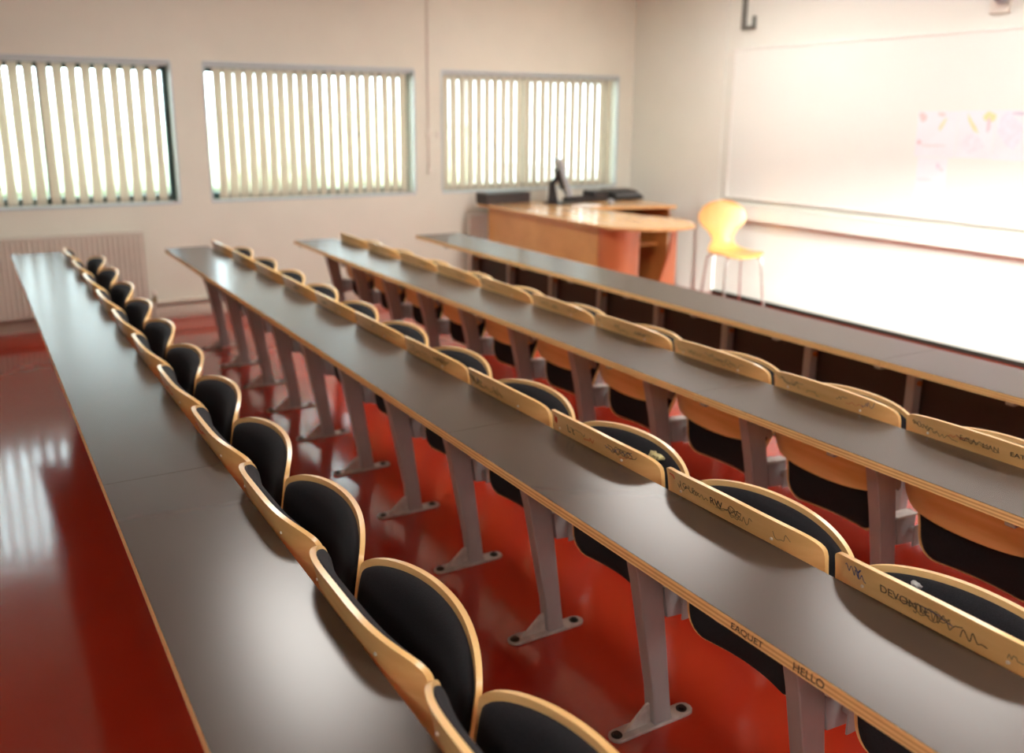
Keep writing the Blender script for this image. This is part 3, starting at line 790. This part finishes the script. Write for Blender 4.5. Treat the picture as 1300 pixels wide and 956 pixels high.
# ------------------------------------------------------------------ bentwood chair
def bent_chair():
    root = empty('bentwood_chair', (5.68, 5.76, 0), math.radians(-14))   # local -y is the front of the chair
    tag(root, 'round-backed maple plywood chair on chrome legs before the white wall', 'chair')
    SZ = .515
    # one-piece shell: profile runs from seat front to the top of the back
    prof = [(-.21, SZ - .03), (-.19, SZ - .008), (-.12, SZ + .002), (0, SZ - .006), (.10, SZ - .004), (.165, SZ + .012), (.20, SZ + .05), (.215, SZ + .10), (.225, SZ + .16), (.235, SZ + .25), (.25, SZ + .34), (.262, SZ + .43)]
    wid = [.12, .18, .215, .215, .19, .15, .115, .105, .145, .205, .20, .02]
    path = smooth_path([(0, a, b) for a, b in prof], 5); ws = smooth_path([(w, 0, 0) for w in wid], 5)
    # round the back disc
    bm = bmesh.new(); A = []; B = []; m = 12; L = len(path)
    for i, p in enumerate(path):
        d = (path[min(i + 1, L - 1)] - path[max(i - 1, 0)]).normalized(); nrm = Vector((0, -d.z, d.y))
        if p.z > SZ + .155:
            t = (p.z - (SZ + .155)) / .275; t = min(1, t); w = .235 * math.sqrt(max(.0004, 1 - ((t - .42) / .58) ** 2)) if t > .42 else .135 + .10 * math.sin(PI / 2 * t / .42)
        else:
            w = ws[i].x
        a = []; b = []
        for j in range(m + 1):
            s = -1 + 2 * j / m
            cup = (.022 * s * s if p.z > SZ + .05 else .012 * s * s)
            q = Vector((s * w, p.y, p.z)) + nrm * (cup if p.z > SZ + .05 else 0) + Vector((0, 0, cup if p.z <= SZ + .05 else 0))
            a.append(bm.verts.new(q)); b.append(bm.verts.new(q - nrm * .009))
        A.append(a); B.append(b)
    for i in range(L - 1):
        for j in range(m):
            bm.faces.new((A[i][j], A[i][j + 1], A[i + 1][j + 1], A[i + 1][j])); bm.faces.new((B[i][j], B[i + 1][j], B[i + 1][j + 1], B[i][j + 1]))
        bm.faces.new((A[i][0], A[i + 1][0], B[i + 1][0], B[i][0])); bm.faces.new((A[i][m], B[i][m], B[i + 1][m], A[i + 1][m]))
    for j in range(m):
        bm.faces.new((A[0][j], B[0][j], B[0][j + 1], A[0][j + 1])); bm.faces.new((A[-1][j], A[-1][j + 1], B[-1][j + 1], B[-1][j]))
    obj('chair_shell', bm, M['chair_wood'], root, smooth=True)
    for sx in (-1, 1):
        for sy in (-1, 1):
            bm = bmesh.new()
            tube(bm, smooth_path([(sx * .03, sy * .03 - .02, SZ - .022), (sx * .13, sy * .12 - .02, SZ - .026), (sx * .16, sy * .155 - .02, SZ - .045), (sx * .172, sy * .168 - .02, SZ - .10), (sx * .20, sy * .20 - .02, .012)], 6), .0095, 10)
            lg = obj('leg', bm, M['chrome'], root, smooth=True)
            bm = bmesh.new(); cyl(bm, (sx * .20, sy * .20 - .02, 0), (sx * .20, sy * .20 - .02, .022), .013, .012); obj('foot_cap', bm, M['black'], lg)
    bm = bmesh.new(); cyl(bm, (0, -.02, SZ - .032), (0, -.02, SZ - .006), .07, .07, 20); obj('mounting_plate', bm, M['chrome'], root)
bent_chair()

# ------------------------------------------------------------------ outside
bm = bx(-14, 20, Y1 + .4, Y1 + 30, -.35, -.3); o = obj('paving', bm, M['ground']); o['kind'] = 'structure'
def hedge(x0, x1, y, h, seed, label):
    bm = bmesh.new(); rnd = random.Random(seed)
    for i in range(26):
        cx = x0 + (x1 - x0) * i / 25; r = rnd.uniform(.9, 1.5)
        t = bmesh.ops.create_icosphere(bm, subdivisions=3, radius=1)['verts']
        hh_ = h * rnd.uniform(.7, 1.1)
        for v in t:
            k = 1 + rnd.uniform(-.06, .06); v.co = Vector((cx + v.co.x * r * k, y + v.co.y * r * k, -.3 + hh_ * .5 * (1 + v.co.z * k)))
    o = obj('hedge', bm, M['hedge'], kind='stuff'); tag(o, label, 'hedge')
hedge(-6, 12, Y1 + 16, 2.0, 3, 'blurred green shrubs outside, glimpsed through the blinds')

# ------------------------------------------------------------------ light
w = bpy.data.worlds.new('sky'); bpy.context.scene.world = w; w.use_nodes = True
bg = w.node_tree.nodes['Background']; bg.inputs[0].default_value = (.78, .92, 1.0, 1); bg.inputs[1].default_value = 5.6
def portal(x, y, z, sx, sz, rot):
    l = bpy.data.lights.new('window_portal', 'AREA'); l.shape = 'RECTANGLE'; l.size = sx; l.size_y = sz; l.cycles.is_portal = True
    o = link(bpy.data.objects.new('window_portal', l)); o.location = (x, y, z); o.rotation_euler = rot
for a, c in WINS: portal((a + c) / 2, Y1 + .31, (WZ0 + WZ1) / 2, c - a, WZ1 - WZ0, (math.radians(-90), 0, 0))
for a, c in RW: portal((a + c) / 2, Y0 - .31, 1.65, c - a, 1.3, (math.radians(90), 0, 0))

sl = bpy.data.lights.new('low_sun', 'SUN'); sl.energy = 15; sl.angle = math.radians(7); sl.color = (1, .97, .93)
so = link(bpy.data.objects.new('low_sun', sl)); so.rotation_euler = Vector((1.4, 7.5, -1.25)).to_track_quat('-Z', 'Y').to_euler()

# ------------------------------------------------------------------ camera
cam = bpy.data.cameras.new('camera'); co = link(bpy.data.objects.new('camera', cam)); bpy.context.scene.camera = co
cam.sensor_width = 36; cam.lens = 1154.6 / 1300 * 36; cam.shift_y = -45 / 1300
pi_, ya_, ro_ = [math.radians(a) for a in (-13.937, -30.905, .4778)]
fw = Vector((-math.sin(ya_) * math.cos(pi_), math.cos(ya_) * math.cos(pi_), math.sin(pi_)))
rt = Vector((math.cos(ya_), math.sin(ya_), 0)); up = rt.cross(fw)
r2 = rt * math.cos(ro_) + up * math.sin(ro_); u2 = -rt * math.sin(ro_) + up * math.cos(ro_)
mm = Matrix((r2, u2, -fw)).transposed().to_4x4(); mm.translation = Vector((0, 0, 1.6528)); co.matrix_world = mm
cam.dof.use_dof = True; cam.dof.focus_distance = 2.05; cam.dof.aperture_fstop = 2.1
cam.clip_start = .05

sc = bpy.context.scene
sc.view_settings.view_transform = 'Standard'; sc.view_settings.look = 'None'
sc.view_settings.gamma = 1; sc.view_settings.use_curve_mapping = False; sc.view_settings.exposure = 1.33
sc.cycles.use_denoising = True; sc.cycles.max_bounces = 8; sc.cycles.diffuse_bounces = 5; sc.cycles.glossy_bounces = 4; sc.cycles.transparent_max_bounces = 8
sc.cycles.sample_clamp_indirect = 6
